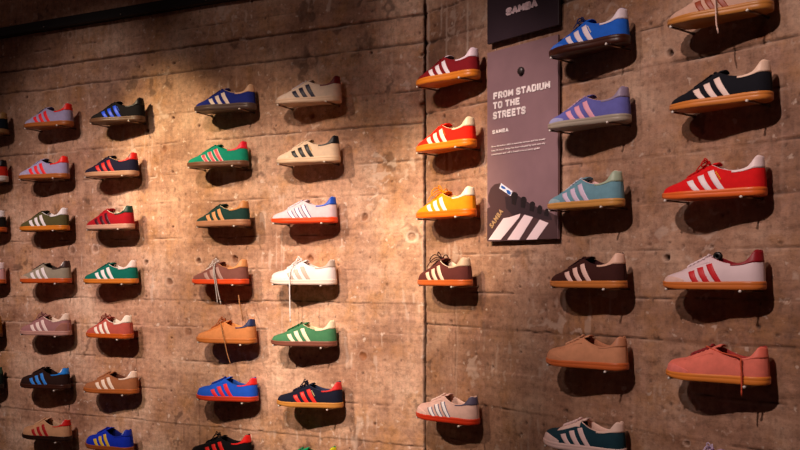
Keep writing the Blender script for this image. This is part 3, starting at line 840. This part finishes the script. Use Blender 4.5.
# column H
S('R', 667, 774.5, 25, 9, 'beige sneaker with brown stripes and a lace hanging over its gum sole', up='#c8a08c', sole='#b87838', tab='#b89078', st='#94442c', lin='#b89078', lace='#dcb8a8', skind='b',
  hang=[[(.118, -.016, .080), (.140, -.042, .060), (.147, -.048, .020), (.150, -.050, -.020), (.152, -.050, -.032)]])
S('R', 670, 772.5, 112, 98, 'black sneaker with cream stripes, cream heel tab and gum sole', up='#14141c', sole='#cc7c38', tab='#ecc8b0', st='#f0d4c8', lin='#14121a', lace='#100f16')
S('R', 662, 767.5, 200, 195, 'red sneaker with white stripes and small golden lettering', up='#dc181c', sole='#e0682c', tab='#ecd4d4', st='#f0e0e4', lin='#e8d4d4', lace='#c01818', bow=1, foil='#f0b020')
S('R', 663.5, 765.5, 289, 289.5, 'white sneaker with red stripes and dark red heel tab', up='#dcc4c8', sole='#c46c30', tab='#8c1420', st='#c41c24', lin='#7c1420', lace='#e0ccd0', fab='leather', skind='b', toe='#d8b4a8', tag=1)
S('R', 666.5, 770, 377.5, 386, 'coral pink suede sneaker with orange gum sole', up='#e47866', sole='#dc8034', tab='#e87460', lin='#a83c38', lace='#8c2c30', st='', shape='round', toe='#e47c70',
  hang=[[(.116, -.014, .086), (.160, -.028, .074), (.208, -.036, .066), (.214, -.040, .050), (.216, -.040, .018), (.216, -.040, -.012)]], hangc='#c85438')
S('R', 664, 771, 482, 493, 'pale lilac sneaker showing only its tongue and laces at the bottom edge', up='#c0a0c4', sole='#c08c5c', tab='#c8b0cc', st='#e0d0e4', lin='#a880ac', lace='#c8b4d0', bow=1, shape='round')

REPORT = []
for (wn, uL, uR, vL, vR, sp) in SHOES:
    W = LW if wn == 'L' else RW
    loc, ang, t, yaw = shoe_pose(W, uL, uR, vL, vR)
    o = make_shoe(sp)
    o.location = loc; o.rotation_euler = (0, 0, ang)
    REPORT.append((sp['label'][:30], round(math.degrees(yaw), 1), round(loc.z, 3), [round(q, 1) for q in extent(W, t, yaw, 0)], (uL, uR)))
    make_bracket(W, t, loc.z, loc, ang, 'metal pegs under ' + sp['label'].replace(', ', ' '))

# ------------------------------------------------------------------ signs
def text_part(name, body, size, material, parent, loc, bold=0.0, sx=1.0, spacing=1.0, line=1.0):
    cu = bpy.data.curves.new(name, 'FONT'); cu.body = body; cu.size = size
    cu.offset = bold; cu.extrude = .0006; cu.space_character = spacing; cu.space_line = line
    tmp = bpy.data.objects.new(name + '_tmp', cu); C.objects.link(tmp)
    dg = bpy.context.evaluated_depsgraph_get()
    me = bpy.data.meshes.new_from_object(tmp.evaluated_get(dg))
    bpy.data.objects.remove(tmp); bpy.data.curves.remove(cu)
    me.name = name
    me.transform(Matrix.Diagonal((sx, 1, 1, 1)))
    me.transform(Matrix.Rotation(math.radians(90), 4, 'X'))     # text plane to local x-z, facing -y
    me.transform(Matrix.Translation(loc))
    me.materials.clear()
    return link(name, me, material, parent)

def sign_frame(W, uL, uR, vbl, vtl, off):
    t0, z0 = W.tz(uL, vbl, off); t1, _ = W.tz(uR, vbl, off); _, z1 = W.tz(uL, vtl, off)
    return t0, t1, z0, z1
POFF = .024
# lower poster
t0, t1, z0, z1 = sign_frame(RW, 487, 557.7, 241.5, 53.0, POFF)
post = empty('poster', 'tall mauve grey poster board with white heading and a large shoe picture', 'poster')
RW.place(post, t0, 0, z0)
PW, PH = t1 - t0, z1 - z0
boxes('board', [(0, PW, -POFF + .001, -POFF + .011, 0, PH)], mat('#85686c', 'rubber'), post, .0008)
for (hx, hz) in ((.25, .2), (.75, .2), (.25, .8), (.75, .8)):
    boxes('spacer', [(PW * hx - .012, PW * hx + .012, -POFF + .011, .004, PH * hz - .012, PH * hz + .012)], mat('#1a1414', 'plastic'), post)
def pp(u, v, lift=0.0):                                    # pixel on the board face -> local x, z
    t, z = RW.tz(u, v, POFF + lift); return t - t0, z - z0
def flat(name, pts, material, parent, lift=.0012, thick=.001):
    P = [pp(u, v) for (u, v) in pts]
    P = [(min(max(x, 0.001), PW - .001), min(max(z, .001), PH - .001)) for x, z in P]
    n = len(P); y0 = -POFF + .0012; y1 = -POFF - lift
    V = [Vector((x, y1, z)) for x, z in P] + [Vector((x, y0, z)) for x, z in P]
    Fc = [tuple(range(n))] + [tuple(range(n, 2 * n))[::-1]] + [(i, i + n, (i + 1) % n + n, (i + 1) % n) for i in range(n)]
    o = mesh(name, V, Fc, material, parent, smooth=False)
    bm = bmesh.new(); bm.from_mesh(o.data)
    bmesh.ops.triangulate(bm, faces=[f for f in bm.faces if len(f.verts) > 4]); bmesh.ops.recalc_face_normals(bm, faces=bm.faces)
    bm.to_mesh(o.data); bm.free()
    return o
Q = lambda pts: [(485 + a / 6, 170 + b / 6) for a, b in pts]
dark = mat('#4c3436', 'print'); dark2 = mat('#35252a', 'print')
pic = flat('shoe_picture', Q([(0, 232), (32, 222), (19, 190), (20, 150), (34, 110), (58, 86), (90, 79), (100, 90), (160, 140), (200, 160), (240, 185), (290, 212), (340, 232), (385, 252), (432, 275), (440, 425), (0, 425)]), dark, post, .0004)
flat('tongue', Q([(120, 160), (200, 155), (290, 215), (390, 262), (405, 300), (330, 296), (220, 262), (170, 275), (128, 230)]), dark2, pic, .0009)
for k, (a, b) in enumerate([(178, 158), (232, 182), (285, 208), (330, 228), (372, 246)]):
    r = 26 - k * 3
    flat('lace_loop', Q([(a + r * math.cos(g) * .75, b + r * math.sin(g)) for g in [i * math.pi / 6 for i in range(12)]]), mat('#1d1316', 'print'), pic, .0015)
    flat('lace_end', Q([(a - 14, b + 4), (a + 14, b + 10), (a + 8, b + 52 - k * 5), (a - 16, b + 46 - k * 5)]), mat('#1d1316', 'print'), pic, .0016)
for pts in ([(112, 290), (150, 283), (214, 262), (206, 285), (95, 419), (22, 419)], [(238, 268), (290, 283), (206, 419), (135, 419)], [(330, 298), (382, 318), (312, 419), (248, 419)]):
    flat('printed_stripe', Q(pts), mat('#f0d8da', 'print'), pic, .0013)
lb = flat('tongue_label', Q([(98, 80), (166, 128), (156, 157), (87, 110)]), mat('#e8e8f4', 'print'), pic, .0015)
flat('label_mark', Q([(103, 92), (122, 104), (128, 116), (108, 112), (98, 104)]), mat('#1c5cb0', 'print'), lb, .0022)
flat('label_mark', Q([(130, 118), (146, 122), (158, 136), (154, 150), (136, 140)]), mat('#1c5cb0', 'print'), lb, .0022)
# golden lettering along the shoe's side
gx, gz = pp(492.3, 228.6)
g = text_part('gold_lettering', 'SAMBA', .024, mat('#b89468', 'print'), pic, (0, 0, 0), .0008, .85, 1.2)
g.data.transform(Matrix.Rotation(math.radians(-46), 4, 'Y')); g.data.transform(Matrix.Translation((gx, -POFF - .0016, gz)))
# heading: cap heights and baselines measured on the board
wm = mat('#fbeeea', 'print')
# block letters as strokes on a 4 x 7 grid
GL = {'F': [[(0, 0), (0, 7), (4, 7)], [(0, 3.7), (3.3, 3.7)]], 'E': [[(4, 0), (0, 0), (0, 7), (4, 7)], [(0, 3.7), (3.4, 3.7)]],
      'R': [[(0, 0), (0, 7), (3, 7), (4, 6.2), (4, 4.3), (3, 3.5), (0, 3.5)], [(2, 3.5), (4.1, 0)]], 'H': [[(0, 0), (0, 7)], [(4, 0), (4, 7)], [(0, 3.6), (4, 3.6)]],
      'O': [[(0, 1), (0, 6), (1, 7), (3, 7), (4, 6), (4, 1), (3, 0), (1, 0), (0, 1)]], 'D': [[(0, 0), (0, 7), (2.8, 7), (4, 5.8), (4, 1.2), (2.8, 0), (0, 0)]],
      'M': [[(0, 0), (0, 7), (2.4, 2), (4.8, 7), (4.8, 0)]], 'S': [[(4, 5.6), (4, 6.1), (3.1, 7), (.9, 7), (0, 6.1), (0, 4.7), (.8, 3.9), (3.2, 3.2), (4, 2.4), (4, .9), (3.1, 0), (.9, 0), (0, .9), (0, 1.5)]],
      'T': [[(-.2, 7), (4.2, 7)], [(2, 7), (2, 0)]], 'A': [[(-.2, 0), (2, 7), (4.2, 0)], [(.8, 2.1), (3.2, 2.1)]], 'I': [[(0, 0), (0, 7)]],
      'U': [[(0, 7), (0, 1), (1, 0), (3, 0), (4, 1), (4, 7)]], 'B': [[(0, 0), (0, 7), (3, 7), (3.9, 6.2), (3.9, 4.5), (3, 3.7), (0, 3.7)], [(3, 3.7), (4.1, 2.9), (4.1, .9), (3.1, 0), (0, 0)]]}
GW = {'M': 4.8, 'I': 0}
def block_text(name, body, w, material, parent, gapw):
    V, Fc = [], []; x = 0; h = w / 2
    for ch in body:
        if ch == ' ': x += 3.0; continue
        for pl in GL[ch]:
            for i in range(len(pl) - 1):
                p = Vector(pl[i]); q = Vector(pl[i + 1]); d = (q - p).normalized(); n = Vector((-d.y, d.x)) * h
                # keep the strokes inside the cap height
                f = lambda v: (v[0] + x, max(0, min(7, v[1])) * (7 - w) / 7 + h)
                p2, q2 = Vector(f(p)), Vector(f(q)); d = (q2 - p2).normalized(); n = Vector((-d.y, d.x)) * h; e = d * h * .55
                c = [p2 - e - n, q2 + e - n, q2 + e + n, p2 - e + n]
                o = len(V); V += [Vector((k[0], 0, k[1])) for k in c] + [Vector((k[0], 1, k[1])) for k in c]
                Fc += [(o, o + 1, o + 2, o + 3), (o + 7, o + 6, o + 5, o + 4)] + [(o + k, o + 4 + k, o + 4 + (k + 1) % 4, o + (k + 1) % 4) for k in range(4)]
        x += GW.get(ch, 4) + gapw
    return mesh(name, V, Fc, material, parent, smooth=False)
def heading(body, uL, vbase, vtop, uR, parent, name, w0=.0015):
    x0, zb = pp(uL, vbase); _, zt = pp(uL, vtop); x1, _ = pp(uR, vbase)
    if name == 'small_print':
        o = text_part(name, body, (zt - zb) / .715, wm, parent, (0, 0, 0), w0, 1, 1.0)
        xs = [v.co.x for v in o.data.vertices]; k = (x1 - x0) / (max(xs) - min(xs))
        o.data.transform(Matrix.Translation((-min(xs), 0, 0))); o.data.transform(Matrix.Diagonal((k, 1, 1, 1)))
        o.data.transform(Matrix.Translation((x0, -POFF - .0012, zb)))
        return o
    wd = {'heading': 1.8, 'subheading': 1.8, 'lettering': 2.15}[name]
    o = block_text(name, body, wd, wm, parent, {'heading': 2.7, 'subheading': 3.2, 'lettering': 2.5}[name])
    xs = [v.co.x for v in o.data.vertices]; k = (x1 - x0) / (max(xs) - min(xs)); kz = (zt - zb) / 7
    o.data.transform(Matrix.Translation((-min(xs), 0, 0))); o.data.transform(Matrix.Diagonal((k, .0012, kz, 1)))
    o.data.transform(Matrix.Translation((x0, -POFF - .0014, zb)))
    return o
heading('FROM STADIUM', 493.6, 99.9, 92.9, 550.4, post, 'heading', .0007)
heading('TO THE', 493.4, 109.6, 102.5, 519.8, post, 'heading', .0007)
heading('STREETS', 493.2, 119.8, 112.2, 525.8, post, 'heading', .0007)
heading('SAMBA', 492.6, 134.2, 130.4, 508.6, post, 'subheading', .0003)
heading('From the indoor pitch to concrete terraces and the streets', 492.0, 147.6, 146.0, 545.5, post, 'small_print', .00005)
heading('beat, its iconic design has been adopted by each new city', 492.0, 151.6, 150.0, 545.5, post, 'small_print', .00005)
heading('movement and still is loved around every globe', 492.0, 155.4, 153.8, 540.0, post, 'small_print', .00005)
# bolt through the poster
bx, bz = pp(521.5, 71)
V, Fc = tube_geo([(bx, -POFF + .0005, bz), (bx, -POFF - .006, bz), (bx, -POFF - .009, bz), (bx, -POFF - .010, bz)], [.0125, .0125, .009, .003], 18)
o = mesh('bolt', V, Fc, mat('#2c211f', 'black_metal'), post); o['label'] = 'dark bolt head near the top of the board'
# upper sign
a0, a1, b0, b1 = sign_frame(RW, 487, 558.3, 44.3, -60, POFF)
sg = empty('sign', 'dark sign board with pale bold lettering, cut by the top edge', 'sign')
RW.place(sg, a0, 0, b0)
SW_, SH_ = a1 - a0, b1 - b0
boxes('board', [(0, SW_, -POFF + .001, -POFF + .011, 0, SH_)], mat('#33262d', 'rubber'), sg, .0008)
for (hx, hz) in ((.2, .2), (.8, .2), (.5, .85)):
    boxes('spacer', [(SW_ * hx - .012, SW_ * hx + .012, -POFF + .011, .004, SH_ * hz - .012, SH_ * hz + .012)], mat('#1a1414', 'plastic'), sg)
t0s, z0s = t0, z0
t0, z0 = a0, b0
o = heading('SAMBA', 506.2, 16.2, 8.6, 537.9, sg, 'lettering', .0014)
o.data.materials.clear(); o.data.materials.append(mat('#e8ccd0', 'print'))
t0, z0 = t0s, z0s

# ------------------------------------------------------------------ light: track spots high above, in front of the wall, plus an added fill
def spot(name, W, u, v, along, out, z, power, size, col, blend=1.0, rad=.035):
    """lamp at height z, 'out' metres in front of the wall, shifted 'along' it, aimed at the wall point seen at u, v"""
    t, zt = W.tz(u, v, 0)
    tgt = W.O + W.D * t; tgt = Vector((tgt.x, tgt.y, zt))
    p = W.O + W.D * (t + along) + W.N * out; p = Vector((p.x, p.y, z))
    ld = bpy.data.lights.new(name, 'SPOT'); ld.energy = power; ld.spot_size = math.radians(size); ld.spot_blend = blend
    ld.color = col; ld.shadow_soft_size = rad
    o = bpy.data.objects.new(name, ld); C.objects.link(o)
    o.location = p; o.rotation_euler = (tgt - p).to_track_quat('-Z', 'Y').to_euler()
    return o
WARM = (1.0, .76, .58); NEU = (1.0, .77, .70); HOT = (1.0, .74, .40)
spot('track_or_fill_spot', LW, 80, 310, .5, 3.2, 3.9, 430, 24, NEU)
spot('track_or_fill_spot', LW, 172, 165, -.9, 2.9, 3.7, 560, 14, HOT)
spot('track_or_fill_spot', LW, 225, 275, .9, 3.2, 3.9, 500, 23, WARM)
spot('track_or_fill_spot', LW, 370, 345, .7, 3.2, 3.9, 600, 20.5, (1, .78, .67))
spot('track_or_fill_spot', LW, 350, 320, -1.5, 3.1, 3.8, 560, 22, WARM)
spot('track_or_fill_spot', LW, 95, 200, -.3, 3.2, 3.9, 170, 25, NEU)
spot('track_or_fill_spot', RW, 447, 215, .1, 3.0, 3.8, 600, 12.5, HOT)
spot('track_or_fill_spot', RW, 495, 160, .5, 3.0, 3.8, 470, 15, (1, .78, .72))
spot('track_or_fill_spot', RW, 710, 240, .5, 3.0, 3.8, 330, 29, NEU)
spot('track_or_fill_spot', LW, 300, 25, .2, 3.0, 3.8, 35, 26, NEU)
spot('track_or_fill_spot', RW, 455, 35, .3, 3.0, 3.8, 130, 15, NEU)  # fill added to brighten the dark wall at the top of the seam
spot('track_or_fill_spot', RW, 660, 150, -.4, 3.0, 3.8, 100, 26, NEU)

w = bpy.data.worlds.new('room_ambient'); sc.world = w; w.use_nodes = True
w.node_tree.nodes['Background'].inputs['Color'].default_value = (.9, .5, .42, 1)
w.node_tree.nodes['Background'].inputs['Strength'].default_value = .035

# ------------------------------------------------------------------ camera
cam = bpy.data.cameras.new('camera'); co = bpy.data.objects.new('camera', cam); C.objects.link(co)
cam.sensor_width = 36; cam.lens = 36 * F / 800; cam.shift_y = (HZ - 225) / 800
co.location = (0, 0, EYE); co.rotation_euler = (math.radians(90), 0, 0)
sc.camera = co
sc.view_settings.view_transform = 'Standard'; sc.view_settings.look = 'None'
sc.view_settings.gamma = 1; sc.view_settings.use_curve_mapping = False
sc.view_settings.exposure = 0
for r in REPORT: print('FIT', r)
